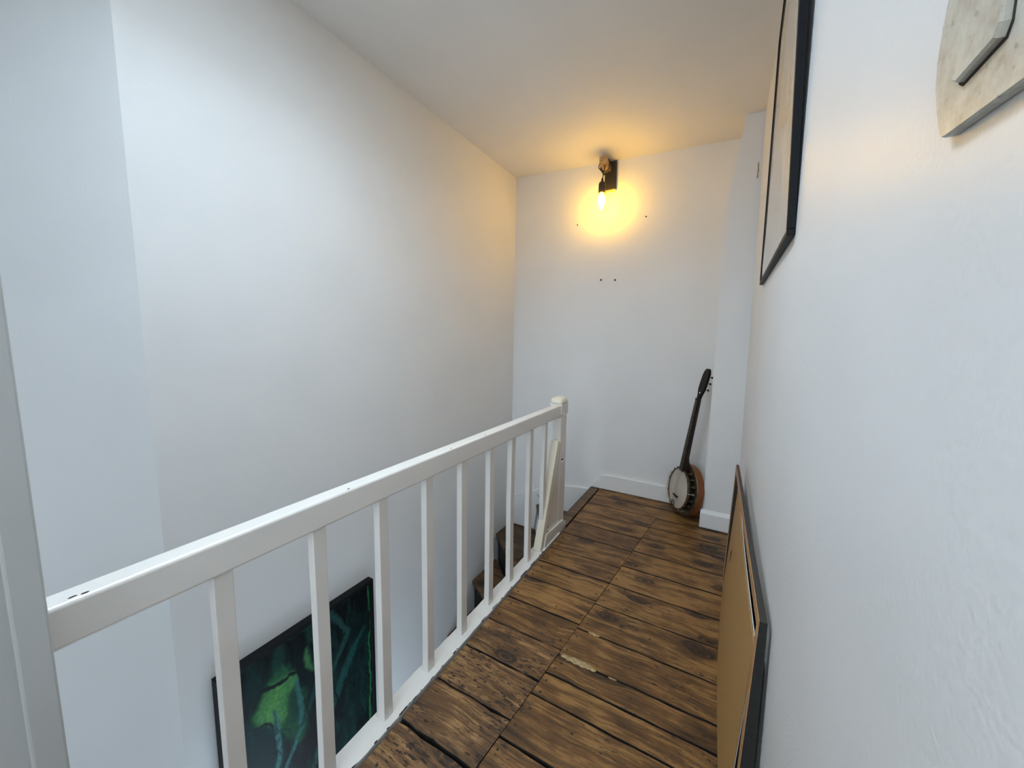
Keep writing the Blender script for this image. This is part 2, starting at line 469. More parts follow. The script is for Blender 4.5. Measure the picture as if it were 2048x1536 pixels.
# ---- wall under the landing on the stair side
wst = empty('wall_stair'); structure(wst, 'white wall below the railing on the stair side', 'wall')
for y0_, y1_, z0_, z1_ in ((YB, .35, LOW, -.03), (1.35, 2.20, LOW, -.03), (.35, 1.35, LOW, -2.05), (.35, 1.35, -1.05, -.03)):
    box('wall_section', -.885, -.83, y0_, y1_, z0_, z1_, M['wall'], wst)
w4 = empty('added_window_4'); structure(w4, 'square white framed window added unseen under the landing to light the stairwell', 'window')  # made-up window around the low stairwell fill light
for a in ((.35, .39, -2.05, -1.05), (1.31, 1.35, -2.05, -1.05), (.39, 1.31, -2.05, -2.01), (.39, 1.31, -1.09, -1.05), (.83, .87, -2.01, -1.09)):
    box('window_frame', -.872, -.835, a[0], a[1], a[2], a[3], M['trim'], w4)
box('pane', -.856, -.852, .39, 1.31, -2.01, -1.09, M['frost'], w4)
structure(box('wall_landing', -.875, -.83, 2.20, YE, LOW, -.03, M['wall']), 'white wall below the landing edge at the winders', 'wall')
# ---- ceiling with a roof light over the near end of the stairwell
sx0, sx1, sy0, sy1 = -1.01, -.51, .10, 1.10
bm = bmesh.new()
xs = [-2.1, sx0, sx1, .25]; ys = [YB - .12, sy0, sy1, YE + .1]
for i in range(3):
    for j in range(3):
        if i == 1 and j == 1: continue
        q = [(xs[i], ys[j]), (xs[i + 1], ys[j]), (xs[i + 1], ys[j + 1]), (xs[i], ys[j + 1])]
        bm.faces.new([bm.verts.new((x, y, zc(x))) for x, y in q])
bmesh.ops.remove_doubles(bm, verts=bm.verts[:], dist=1e-5)
ext = bmesh.ops.extrude_face_region(bm, geom=bm.faces[:])
for v in ext['geom']:
    if isinstance(v, bmesh.types.BMVert): v.co.z += .12
structure(from_bm('ceiling', bm, M['ceiling']), 'plain off-white ceiling above the stairwell and landing', 'ceiling')
w1 = empty('window_1'); structure(w1, 'roof light in the ceiling above the near stairwell', 'window')
for a in ((sx0 - .04, sx0, sy0 - .04, sy1 + .04), (sx1, sx1 + .04, sy0 - .04, sy1 + .04), (sx0, sx1, sy0 - .04, sy0), (sx0, sx1, sy1, sy1 + .04)):
    box('window_shaft', a[0], a[1], a[2], a[3], 2.62, 2.84, M['trim'], w1)
box('pane', sx0 - .02, sx1 + .02, sy0 - .02, sy1 + .02, 2.84, 2.85, M['frost'], w1)

# ---- floor: dark sub-floor with every board laid on it
floor = structure(box('floor', -.83, .135, YB, YE, -.06, -.024, M['sub']), 'old stained floorboards of the landing', 'floor')
def plank(x0, x1, y0, y1, worn=False, seam_l=0.0, seam_r=0.0, ragged=.0012):
    """x0/x1 may be slanted by the seam line; top has ragged long edges and a small arris"""
    cx, cy = (x0 + x1) / 2, (y0 + y1) / 2
    n = max(6, int((x1 - x0) / .03))
    bm = bmesh.new()
    rows = {k: [] for k in ('bl', 'tl', 'al', 'ar', 'tr', 'br')}
    zt = rnd.uniform(-.0012, .0008)
    tilt = rnd.uniform(-.006, .006)
    w1_, w2_ = rnd.random() * 9, rnd.random() * 9
    for i in range(n + 1):
        t = i / n
        j0 = rnd.uniform(-ragged, ragged) * .6 + ragged * .6 * math.sin(t * 17 + w1_); j1 = rnd.uniform(-ragged, ragged) * .6 + ragged * .6 * math.sin(t * 13 + w2_)
        def px(yy):
            f = (yy - y0) / (y1 - y0)
            a = x0 + seam_l * (f - .5); b = x1 + seam_r * (f - .5)
            return a + (b - a) * t - cx
        ya, yb = y0 + j0, y1 + j1
        for k, yy, z in (('bl', ya, -.022), ('tl', ya, zt - .0020), ('al', ya + .0014, zt - tilt * .08), ('ar', yb - .0014, zt + tilt * .08), ('tr', yb, zt - .0020), ('br', yb, -.022)):
            rows[k].append(bm.verts.new((px(yy), yy - cy, z)))
    ks = ['bl', 'tl', 'al', 'ar', 'tr', 'br']
    for a, b in zip(ks, ks[1:]):
        for i in range(n): bm.faces.new((rows[a][i], rows[a][i + 1], rows[b][i + 1], rows[b][i]))
    bm.faces.new([rows[k][0] for k in ks]); bm.faces.new([rows[k][n] for k in ks][::-1])
    o = from_bm('plank', bm, M['plank_worn'] if worn else M['plank'], floor)
    o.data.materials.append(M['sub'])           # board edges coloured dark to deepen the gap shade, with grime
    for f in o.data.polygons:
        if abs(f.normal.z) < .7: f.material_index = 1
    o.location = Vector((cx, cy, 0)) - floor.location
    return o

def seam(y): return -.328 - .105 * (2.62 - y)
XFL, XFR = -.807, .128
full = [2.936, 2.79, 2.62]
left = [2.62, 2.455, 2.285, 2.113, 1.917, 1.762, 1.604, 1.425, 1.260, 1.095, .924, .750, .575, .40, .22, .04]
rightr = [2.62, 2.464, 2.314, 2.124, 1.945, 1.762, 1.583, 1.402, 1.238, 1.143, 1.043, .867, .69, .51, .33, .15, .0]
gap = .0028
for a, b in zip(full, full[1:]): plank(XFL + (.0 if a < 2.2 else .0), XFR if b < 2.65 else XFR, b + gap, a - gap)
wornset = {1.260, 1.095, .924, .75}
big = {.750: .005, .924: .003, 1.260: .002}
for a, b in zip(left, left[1:]):
    ga = big.get(a, gap); gb = big.get(b, gap)
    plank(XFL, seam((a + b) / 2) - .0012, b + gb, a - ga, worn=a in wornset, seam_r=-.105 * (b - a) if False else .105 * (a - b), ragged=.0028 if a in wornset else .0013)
bigr = {1.043: .0028, .867: .0035, 1.238: .0022, 1.762: .0018, 1.583: .0018}
for a, b in zip(rightr, rightr[1:]):
    ga = bigr.get(a, gap); gb = bigr.get(b, gap)
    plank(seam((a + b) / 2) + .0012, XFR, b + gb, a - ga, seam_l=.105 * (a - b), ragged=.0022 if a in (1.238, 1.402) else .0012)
for a, b in ((.038, -.3), (-.303, -.6), (-.603, -.95), (-.953, -1.28), (-1.283, -1.595)):
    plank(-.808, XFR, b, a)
# nail heads along the joints, pale filler in the wide gap
def nails(pts, name):
    bm = bmesh.new()
    for x, y, r in pts:
        bm_lathe(bm, [(r, -.001), (r * .9, .0009), (r * .3, .0012)], 7, Matrix.Translation(Vector((x, y, 0)) - floor.location) @ Matrix.Diagonal((rnd.uniform(.9, 1.7), rnd.uniform(.8, 1.1), 1, 1)))
    o = from_bm(name, bm, M['hole'], floor); o['kind'] = 'stuff'
pts = []
for a, b in zip(left, left[1:]):
    for f in (.25, .75):
        y = b + (a - b) * f
        pts.append((seam(y) - .022 + rnd.uniform(-.006, .006), y + rnd.uniform(-.01, .01), rnd.uniform(.0028, .0042)))
        pts.append((-.775 + rnd.uniform(-.01, .01), y + rnd.uniform(-.01, .01), rnd.uniform(.0028, .0045)))
for a, b in zip(rightr, rightr[1:]):
    for f in (.25, .75):
        y = b + (a - b) * f
        pts.append((seam(y) + .022 + rnd.uniform(-.006, .006), y + rnd.uniform(-.01, .01), rnd.uniform(.0028, .0042)))
for k in range(26):
    pts.append((rnd.uniform(-.7, .03), rnd.uniform(.75, 2.7), rnd.uniform(.002, .0036)))
nails(pts, 'nail_head')
def filler(x0, x1, y, w):
    n = 14; bm = bmesh.new(); A = []; B = []; T = []
    for i in range(n + 1):
        t = i / n; env = math.sin(math.pi * min(1, max(0, t * .96 + .02))) ** .4
        x = x0 + (x1 - x0) * t
        A.append(bm.verts.new(Vector((x, y - w * env * rnd.uniform(.5, 1.1), .0008)) - floor.location))
        T.append(bm.verts.new(Vector((x, y + rnd.uniform(-.002, .002), .0026 + rnd.uniform(-.0006, .001))) - floor.location))
        B.append(bm.verts.new(Vector((x, y + w * env * rnd.uniform(.5, 1.2), .0008)) - floor.location))
    for i in range(n):
        bm.faces.new((A[i], A[i + 1], T[i + 1], T[i])); bm.faces.new((T[i], T[i + 1], B[i + 1], B[i]))
    from_bm('filler', bm, M['filler'], floor)
filler(-.462, -.325, 1.238, .015)
filler(-.408, -.360, 1.402, .008)
filler(-.28, -.25, 1.236, .005)
filler(-.245, -.236, 1.390, .004)
# ---- landing nosing, skirtings
structure(box('trim_2', -.888, -.8185, 2.20, 2.930, -.03, .002, M['nosing'], bev=.004), 'dark wooden edge board where the landing meets the winder stairs', 'edge board')
bz = .128
bpts = [(-.885, .002), (-.070, .002), (-.070, bz), (-.76, bz), (-.787, bz - .004), (-.808, bz - .018), (-.845, .062), (-.868, .028)]
structure(prism('baseboard_end', bpts, 'y', YE - .022, YE, M['trim'], bev=.007), 'white rounded skirting board under the lamp on the end wall', 'skirting')
structure(hexa('baseboard_pier', [(-.066, 2.642, .001), (.134, 2.642, .001), (.134, 2.66, .001), (-.066, 2.66, .001), (-.066, 2.642, .098), (.134, 2.642, .098), (.134, 2.66, .122), (-.066, 2.66, .122)], M['trim'], bev=.003),
          'short white skirting block at the foot of the corner pier', 'skirting')
structure(box('baseboard_pier_side', -.066, -.053, 2.66, 2.92, .001, .11, M['trim'], bev=.003), 'white skirting return on the hidden side of the pier', 'skirting')
spts = [(-.890, -.012), (-.90, -.05), (-1.045, -.264), (-1.36, -.264), (-1.39, -.51), (-1.652, -.51), (-1.652, -.235), (-1.587, -.217), (-1.50, -.178), (-1.408, -.141), (-1.30, -.090), (-1.20, -.055), (-1.107, -.033), (-1.0, -.018)]
structure(prism('baseboard_stair', spts, 'y', YE - .028, YE, M['trim'], bev=.008), 'white curved skirting following the winder treads on the end wall', 'skirting')

# ---- stairs: winders then a straight flight towards the camera
st = empty('stairs', (-1.27, 2.3, LOW)); structure(st, 'dark wooden winder stairs going down beside the railing', 'stairs')
lines = [((-.888, 2.93), (-.888, 2.20)),             # landing edge
         ((-1.385, 2.93), (-.893, 2.14)),
         ((-1.652, 2.685), (-.893, 1.97)),
         ((-1.652, 2.325), (-.888, 1.86)),
         ((-1.652, 2.008), (-.888, 1.72)),
         ((-1.652, 1.73), (-.888, 1.58))]
for k in range(5): lines.append(((-1.652, 1.44 - .25 * k), (-.888, 1.40 - .25 * k)))
zs = [0, -.265, -.515, -.752, -1.008, -1.26, -1.51, -1.76, -2.01, -2.26, LOW + .05]
for k in range(1, len(lines)):
    (a0, b0), (a1, b1) = lines[k - 1], lines[k]
    a0, b0, a1, b1 = map(Vector, (a0, b0, a1, b1))
    poly = [a0, b0, b1, a1]
    if k == 2: poly = [Vector((-1.385, 2.93)), b0, b1, a1, Vector((-1.652, 2.93))]
    z = zs[k]
    # tread with a nosing that overhangs a little
    d = (b1 - a1); nrm = Vector((-d.y, d.x)).normalized()
    cen = sum(poly, Vector((0, 0))) / len(poly)
    if (a1 - cen).dot(nrm) < 0: nrm = -nrm
    pp = [v + nrm * .0 for v in poly]
    t = prism('tread', [tuple(v) for v in pp], 'z', z - .03, z, M['tread'], st)
    bevel(t, .004)
    off = nrm * -.022
    r0, r1 = a1 + off, b1 + off
    zb = zs[k + 1] if k + 1 < len(zs) else LOW
    q = [r0, r1, r1 - nrm * .015, r0 - nrm * .015]
    prism('riser', [tuple(v) for v in q], 'z', zb - .03 if zb > LOW else LOW, z - .03, M['riser'], st)
prism('riser', [(-.890, 2.93), (-.890, 2.20), (-.876, 2.20), (-.876, 2.93)], 'z', -.27, -.031, M['riser'], st)
structure(box('floor_lower', -2.09, -.885, YB, YE, LOW - .05, LOW, M['tread']), 'dark floor of the storey below at the foot of the stairs', 'floor')

# ================================================================== OBJECTS
# ---- balustrade
bal = empty('railing', (-.86, 1.1, 0)); tag(bal, 'white painted wooden railing with square spindles along the stairwell', 'railing')
bxf, bxb = -.845, -.8705
def board_rough(name, x0, x1, y0, y1, z0, z1, mat, parent, seg, jit, bev=.004):
    """a long board along Y whose faces wander slightly"""
    off = parent_offset(parent); bm = bmesh.new(); rings = []
    for i in range(seg + 1):
        y = y0 + (y1 - y0) * i / seg
        j = [rnd.uniform(-jit, jit) for _ in range(4)]
        rings.append([bm.verts.new(Vector(v) - off) for v in ((x0 + j[0], y, z0 + j[1]), (x1 + j[2], y, z0 + j[1]), (x1 + j[2], y, z1 + j[3]), (x0 + j[0], y, z1 + j[3]))])
    for a, b in zip(rings, rings[1:]):
        for k in range(4): bm.faces.new((a[k], a[(k + 1) % 4], b[(k + 1) % 4], b[k]))
    bm.faces.new(rings[0][::-1]); bm.faces.new(rings[-1])
    o = from_bm(name, bm, mat, parent); bevel(o, bev, 3)
    return o
hr = hexa('handrail', [(-.884, .100, .722), (-.836, .100, .722), (-.836, 2.092, .737), (-.884, 2.092, .737),
                       (-.884, .100, .794), (-.836, .100, .794), (-.836, 2.092, .810), (-.884, 2.092, .810)], M['rail'], bal)
bevel(hr, .007, 4)
def spindle(y):
    bm = bmesh.new()
    rot = rnd.uniform(-.05, .05); lx = rnd.uniform(-.004, .004)
    cy = y + .017
    for z in (0,): pass
    n = 7; rings = []
    ztop = .733
    for i in range(n + 1):
        t = i / n; z = .001 + (ztop - .001) * t
        a = rot + rnd.uniform(-.012, .012); hw, hd = .0128, .0172
        if i == 0: hw, hd = .0135, .0180
        ring = []
        for sx, sy in ((-1, -1), (1, -1), (1, 1), (-1, 1)):
            px = sx * hw; py = sy * hd
            ring.append(bm.verts.new((px * math.cos(a) - py * math.sin(a) + rnd.uniform(-.0005, .0005) + lx * math.sin(t * 3), px * math.sin(a) + py * math.cos(a), z)))
        rings.append(ring)
    for a, b in zip(rings, rings[1:]):
        for k in range(4): bm.faces.new((a[k], a[(k + 1) % 4], b[(k + 1) % 4], b[k]))
    bm.faces.new(rings[0][::-1]); bm.faces.new(rings[-1])
    o = from_bm('spindle', bm, M['rail'], bal)
    o.location = Vector(((bxf + bxb) / 2, cy, 0)) - parent_offset(bal)
    bevel(o, .0018, 2)
for y in (.313, .519, .721, .920, 1.119, 1.319, 1.511, 1.706, 1.888): spindle(y)
board_rough('base_rail', -.890, -.8185, .10, 2.098, -.05, .0015, M['rail'], bal, 60, .0011, .002)
# chipped paint along the inner edge of the base rail and on the handrail
bm = bmesh.new(); off = parent_offset(bal)
def chip(x, y, z, lx, ly):
    n = 7; ph = rnd.random() * 6
    lo = [bm.verts.new(Vector((x + lx * math.cos(ph + 2 * math.pi * i / n) * rnd.uniform(.5, 1), y + ly * math.sin(ph + 2 * math.pi * i / n) * rnd.uniform(.5, 1), z)) - off) for i in range(n)]
    hi = [bm.verts.new(v.co + Vector((0, 0, .0006))) for v in lo]
    bm.faces.new(lo[::-1]); bm.faces.new(hi)
    for i in range(n): bm.faces.new((lo[i], lo[(i + 1) % n], hi[(i + 1) % n], hi[i]))
for k in range(46):
    chip(-.8195 + rnd.uniform(-.0012, .001), rnd.uniform(.45, 1.85), .0018, rnd.uniform(.0012, .0035), rnd.uniform(.004, .018))
for x, y in ((-.845, .135), (-.8425, .146), (-.8415, 1.05), (-.842, 1.27), (-.8415, .62)):
    chip(x, y, .7945 + (y - .1) * .008, .0016, .006)
from_bm('paint_chips', bm, M['riser'], bal)['kind'] = 'stuff'
# newel post: square above, wider and chamfered below, domed cap
def post_profile(secs, name, parent, mat, bev=.005):
    off = parent_offset(parent); bm = bmesh.new(); rings = []
    for x0, x1, y0, y1, z in secs:
        rings.append([bm.verts.new(Vector(v) - off) for v in ((x0, y0, z), (x1, y0, z), (x1, y1, z), (x0, y1, z))])
    for a, b in zip(rings, rings[1:]):
        for k in range(4): bm.faces.new((a[k], a[(k + 1) % 4], b[(k + 1) % 4], b[k]))
    bm.faces.new(rings[0][::-1]); bm.faces.new(rings[-1])
    o = from_bm(name, bm, mat, parent); bevel(o, bev, 2); return o
newel = post_profile([(-.925, -.836, 2.096, 2.196, -.80), (-.925, -.836, 2.096, 2.196, .570), (-.905, -.838, 2.098, 2.194, .605), (-.905, -.838, 2.098, 2.194, .735), (-.912, -.832, 2.090, 2.199, .752), (-.912, -.832, 2.090, 2.199, .815)], 'newel_post', bal, M['rail'])
capo = parent_offset(newel)
bm = bmesh.new()
for i, (s, z) in enumerate(((1.0, .815), (1.03, .822), (1.0, .834), (.86, .845), (.55, .852))):
    cx, cy, hx, hy = -.872, 2.1445, .042 * s, .056 * s
    ring = [bm.verts.new(Vector((cx + hx * math.copysign(abs(math.cos(t)) ** .5, math.cos(t)), cy + hy * math.copysign(abs(math.sin(t)) ** .5, math.sin(t)), z)) - capo) for t in [2 * math.pi * k / 24 for k in range(24)]]
    if i:
        for k in range(24): bm.faces.new((prev[k], prev[(k + 1) % 24], ring[(k + 1) % 24], ring[k]))
    else: bm.faces.new(ring[::-1])
    prev = ring
bm.faces.new(prev)
from_bm('post_cap', bm, M['rail_cream'], newel, smooth=True)
for z in (.752, .455):
    box('hinge_stub', -.8362, -.829, 2.118, 2.150, z - .008, z, M['rail'], newel, bev=.001)
    box('hinge_gap', -.8362, -.8345, 2.122, 2.146, z, z + .010, M['hole'], newel)
# diagonal brace with its infill board
hexa('brace', [(-.876, 1.828, .002), (-.829, 1.828, .002), (-.829, 1.880, .002), (-.876, 1.880, .002),
               (-.876, 2.050, .600), (-.832, 2.050, .600), (-.832, 2.094, .585), (-.876, 2.094, .585)], M['rail_cream'], bal, bev=.004)
prism('infill_board', [(1.875, .001), (2.097, .001), (2.097, .57), (2.075, .55)], 'x', -.858, -.838, M['rail'], bal, bev=.002)
prism('foot_board', [(1.86, -.03), (2.21, -.03), (2.21, .030), (2.16, .055), (1.90, .075)], 'x', -.8375, -.8245, M['rail'], bal, bev=.002)
for y, z in ((1.924, .083), (1.928, .108)):
    bm = bmesh.new(); bm_lathe(bm, [(.0045, 0), (.004, .0016), (.001, .002)], 8, Matrix.Translation(Vector((-.8295, y, z)) - parent_offset(bal)) @ Matrix.Rotation(math.pi / 2, 4, 'Y'))
    from_bm('screw_hole', bm, M['hole'], bal)

# ---- wall lamp
LX, LY = -.856, YE
lamp = empty('wall_lamp', (LX, YE, 2.32)); tag(lamp, 'rustic wooden wall lamp with bare glowing bulb hanging on a wrapped cable', 'lamp')
box('back_plate', -.883, -.797, YE - .022, YE - .0005, 2.322, 2.520, M['blackwood'], lamp, bev=.003)
box('plate_edge', -.883, -.797, YE - .022, YE - .0005, 2.3125, 2.3215, M['lampwood'], lamp, bev=.001)
arm = box('arm', -.882, -.831, 2.768, YE - .0225, 2.450, 2.500, M['lampwood'], lamp, bev=.002)
def cable_pts():
    pts = []
    cx, cz, r = -.8565, 2.470, .038
    for i in range(0, 40 * 3 + 1):
        t = i / 40
        a = math.radians(90) + 2 * math.pi * t
        # a rounded square loop around the arm, sagging under it
        c, s = math.cos(a), math.sin(a)
        x = cx + .034 * math.copysign(abs(c) ** .7, c); z = cz + (.031 if s > 0 else .052) * math.copysign(abs(s) ** .8, s)
        pts.append((x, 2.905 - .030 * t, z))
    return pts
bm = bmesh.new(); bm_tube(bm, cable_pts(), .0036, 6)
bm_tube(bm, [(-.8565, 2.815, 2.501), (-.888, 2.81, 2.49), (-.893, 2.800, 2.44), (-.868, 2.796, 2.41), (-.856, 2.795, 2.39), (-.857, 2.793, 2.365), (-.860, 2.792, 2.33)], .0036, 6)
from_bm('cable', bm, M['cable'], lamp, True).location = -parent_offset(lamp)
bm = bmesh.new(); bm_tube(bm, [(-.849, 2.80, 2.452), (-.849, 2.797, 2.43), (-.853, 2.795, 2.40)], .0036, 6)
from_bm('cable_end', bm, M['cable'], lamp, True).location = -parent_offset(lamp)
bx, by = -.860, 2.792
bm = bmesh.new()
bm_lathe(bm, [(.006, 2.362), (.009, 2.345), (.010, 2.337), (.021, 2.331), (.0245, 2.322), (.0245, 2.262), (.021, 2.259)][::-1], 20, Matrix.Translation((bx, by, 0)))
from_bm('socket', bm, M['socket'], lamp, True).location = -parent_offset(lamp)
bm = bmesh.new()
bm_lathe(bm, [(.003, 2.140), (.008, 2.150), (.017, 2.168), (.025, 2.190), (.0275, 2.207), (.0255, 2.224), (.018, 2.240), (.0125, 2.250), (.012, 2.2585)], 24, Matrix.Translation((bx, by, 0)))
from_bm('bulb', bm, M['bulb'], lamp, True).location = -parent_offset(lamp)

# ---- banjo in the corner
banjo = empty('banjo', (-.15, 2.79, 0)); tag(banjo, 'old banjo with dark neck and orange resonator leaning in the corner', 'banjo')
Lv = Vector((.128, .035, 1)).normalized()
Nv = Vector((-.865, -.49, .13)); Nv = (Nv - Lv * Nv.dot(Lv)).normalized()
Tv = Lv.cross(Nv).normalized()
BO = Vector((-.213, 2.742, .197))          # centre of the skin
F = Matrix(((Tv.x, Lv.x, Nv.x, BO.x), (Tv.y, Lv.y, Nv.y, BO.y), (Tv.z, Lv.z, Nv.z, BO.z), (0, 0, 0, 1)))
FB = Matrix.Translation(-parent_offset(banjo)) @ F
def blathe(name, prof, mat, seg=48, cap=True, parent=banjo, smooth=False):
    bm = bmesh.new(); bm_lathe(bm, prof, seg, FB, cap); return from_bm(name, bm, mat, parent, smooth)
def bring(name, prof, mat, seg=48, parent=banjo):
    bm = bmesh.new(); rings = []
    for r, h in prof:
        rings.append([bm.verts.new(FB @ Vector((r * math.cos(2 * math.pi * i / seg), r * math.sin(2 * math.pi * i / seg), h))) for i in range(seg)])
    n = len(rings)
    for k in range(n):
        A, B = rings[k], rings[(k + 1) % n]
        for i in range(seg):
            j = (i + 1) % seg; bm.faces.new((A[i], A[j], B[j], B[i]))
    return from_bm(name, bm, mat, parent)
blathe('resonator', [(.06, -.108), (.12, -.104), (.158, -.097), (.172, -.088), (.174, -.080), (.174, -.043), (.169, -.0425), (.1685, -.060)], M['banjo_wood'])
bring('resonator_binding', [(.1745, -.046), (.1758, -.0445), (.1745, -.0415), (.170, -.0395), (.168, -.0405)], M['brass'])
bring('pot_ring', [(.138, -.075), (.138, -.004), (.129, -.004), (.129, -.075)], M['banjo_dark'])
bring('flange', [(.138, -.046), (.168, -.046), (.168, -.042), (.138, -.042)], M['brass'])
bring('tension_hoop', [(.1335, -.008), (.1425, -.008), (.1435, .000), (.1425, .006), (.1375, .0075), (.1345, .005)], M['brass'])
blathe('skin', [(.1345, -.006), (.1345, .0015), (.130, .0026), (.05, .003), (.002, .003)], M['banjo_head'], 48)
def bbox_local(bm, u0, u1, v0, v1, n0, n1):
    bm_hexa(bm, [FB @ Vector(p_) for p_ in ((u0, v0, n0), (u1, v0, n0), (u1, v1, n0), (u0, v1, n0), (u0, v0, n1), (u1, v0, n1), (u1, v1, n1), (u0, v1, n1))])
for k in range(20):
    a = 2 * math.pi * (k + .5) / 20
    ca, sa = math.cos(a), math.sin(a)
    if abs(a - math.pi / 2) < .2: continue
    bm = bmesh.new()
    def P(r, t, n): return FB @ Vector((r * ca - t * sa, r * sa + t * ca, n))
    for (r0, r1, t, n0, n1) in ((.1405, .1505, .0042, -.002, .0065), (.146, .1505, .0024, -.040, .0), (.1405, .1545, .0062, -.034, -.020)):
        bm_hexa(bm, [P(r0, -t, n0), P(r1, -t, n0), P(r1, t, n0), P(r0, t, n0), P(r0, -t, n1), P(r1, -t, n1), P(r1, t, n1), P(r0, t, n1)])
    from_bm('tension_hook', bm, M['nickel'] if k % 4 == 0 else M['brass'], banjo)
# arm rest along the player's side of the hoop
bm = bmesh.new(); A = []
for i in range(15):
    a = math.radians(150 + 78 * i / 14)
    row = []
    for r, n in ((.139, .0185), (.152, .0178), (.164, .0150), (.164, .0130), (.152, .0155), (.139, .0160)):
        row.append(bm.verts.new(FB @ Vector((r * math.cos(a), r * math.sin(a), n))))
    A.append(row)
for a, b in zip(A, A[1:]):
    for k in range(6): bm.faces.new((a[k], a[(k + 1) % 6], b[(k + 1) % 6], b[k]))
bm.faces.new(A[0]); bm.faces.new(A[-1][::-1])
for a in (150, 190, 226):
    a = math.radians(a); ca, sa = math.cos(a), math.sin(a)
    bm_tube(bm, [FB @ Vector((.142 * ca, .142 * sa, -.004)), FB @ Vector((.148 * ca, .148 * sa, .0165))], .003, 6)
from_bm('arm_rest', bm, M['ivory'], banjo)
# tailpiece frame, bridge, strings
bm = bmesh.new()
bm_tube(bm, [FB @ Vector(v) for v in ((-.014, -.152, -.016), (-.014, -.146, .008), (-.014, -.138, .016), (-.013, -.092, .018), (.013, -.092, .018), (.014, -.138, .016), (.014, -.146, .008), (.014, -.152, -.016))], .0034, 6)
bbox_local(bm, -.016, .016, -.098, -.090, .015, .021)
from_bm('tailpiece', bm, M['brass'], banjo)
bm = bmesh.new(); bbox_local(bm, -.030, .030, -.056, -.051, .003, .018)
from_bm('bridge', bm, M['banjo_dark'], banjo)
bm = bmesh.new()
for k in range(5):
    u = -.020 + .010 * k
    bm_tube(bm, [FB @ Vector((u * .5, -.094, .018)), FB @ Vector((u, -.0535, .0185)), FB @ Vector((u * .62, .625, .0135))], .0005, 4)
o = from_bm('strings', bm, M['nickel'], banjo)
# neck: fingerboard over a rounded back, deep curved heel
bm = bmesh.new(); rings = []
for v, w, dpt in ((.135, .027, .075), (.150, .027, .066), (.170, .0265, .050), (.195, .026, .033), (.225, .0255, .024), (.40, .022, .021), (.632, .0175, .018)):
    rings.append([bm.verts.new(FB @ Vector(q)) for q in ((-w, v, .006), (-w, v, -.002), (-w * .8, v, -dpt * .65), (-w * .3, v, -dpt), (w * .3, v, -dpt), (w * .8, v, -dpt * .65), (w, v, -.002), (w, v, .006))])
for a, b in zip(rings, rings[1:]):
    for k in range(8): bm.faces.new((a[k], a[(k + 1) % 8], b[(k + 1) % 8], b[k]))
bm.faces.new(rings[0][::-1]); bm.faces.new(rings[-1])
neck = from_bm('neck', bm, M['banjo_heel'], banjo)
bm = bmesh.new()
bm_hexa(bm, [FB @ Vector(q) for q in ((-.0275, .128, .0062), (.0275, .128, .0062), (.0178, .632, .0062), (-.0178, .632, .0062), (-.0275, .128, .0105), (.0275, .128, .0105), (.0178, .632, .0105), (-.0178, .632, .0105))])
fb = from_bm('fingerboard', bm, M['banjo_dark'], neck)
bm = bmesh.new()
for k in range(1, 19):
    v = .632 - .68 * (1 - 2 ** (-k / 12)); w = .0272 - (v - .128) / .504 * .0096
    if v > .14: bbox_local(bm, -w, w, v - .0008, v + .0008, .0105, .0118)
from_bm('frets', bm, M['brass'], neck)['kind'] = 'stuff'
# headstock
hs = [(-.017, .634), (.017, .634), (.020, .660), (.036, .700), (.038, .740), (.037, .800), (.030, .822), (.018, .838), (0, .843), (-.018, .838), (-.030, .822), (-.037, .800), (-.038, .740), (-.036, .700), (-.020, .660)]
bm = bmesh.new()
A = [bm.verts.new(FB @ Vector((u, v, -.010 - (v - .634) * .10))) for u, v in hs]; B = [bm.verts.new(FB @ Vector((u, v, .005 - (v - .634) * .10))) for u, v in hs]
bm.faces.new(A[::-1]); bm.faces.new(B)
for i in range(len(hs)): bm.faces.new((A[i], A[(i + 1) % len(hs)], B[(i + 1) % len(hs)], B[i]))
head = from_bm('headstock', bm, M['banjo_dark'], banjo)
bm = bmesh.new(); bbox_local(bm, -.0178, .0178, .631, .637, .006, .0135); from_bm('nut', bm, M['banjo_dark'], head)
bm = bmesh.new(); bm_lathe(bm, [(.0055, .0), (.0045, .004), (.002, .005)], 10, FB @ Matrix.Translation((.004, .678, .0005))); from_bm('inlay', bm, M['ivory'], head)
for s in (-1, 1):
    for v in (.705, .748, .790):
        bm = bmesh.new(); n = -.003 - (v - .634) * .10
        bm_tube(bm, [FB @ Vector((s * .034, v, n - .012)), FB @ Vector((s * .050, v, n - .012))], .0025, 6)
        bm_lathe(bm, [(.004, 0), (.007, .003), (.007, .008), (.003, .010)], 8, FB @ Matrix.Translation((s * .048, v, n - .012)) @ Matrix.Rotation(s * math.pi / 2, 4, 'Y'))
        from_bm('tuning_peg', bm, M['banjo_dark'], head)

# ---- framed picture high on the right wall
pic = empty('framed_picture', (.11, 1.47, 1.435)); tag(pic, 'black framed glazed picture hanging high on the right wall', 'picture')
pz0, pz1, py0, py1 = 1.440, 2.36, 1.055, 1.885
def fx(y, z):
    """front plane of the frame: the near side hangs a little further out at the top"""
    t = (y - py0) / (py1 - py0); s = (z - pz0) / .48
    return (.0995 - .0190 * s) * (1 - t) + (.1025 - .0060 * s) * t
def wx(y, z): return min(fx(y, z) + .020, xr(z) - .0012)
def frame_bar(name, y0, y1, z0, z1, mat, d0=0.0, d1=None):
    q = [(y0, z0), (y1, z0), (y1, z1), (y0, z1)]
    A = [(fx(y, z) + d0, y, z) for y, z in q]; B = [((wx(y, z) if d1 is None else fx(y, z) + d1), y, z) for y, z in q]
    return hexa(name, A + B, mat, pic, bev=.0012)
fw = .014
frame_bar('frame_bar', py0, py1, pz0, pz0 + fw, M['black_frame'])
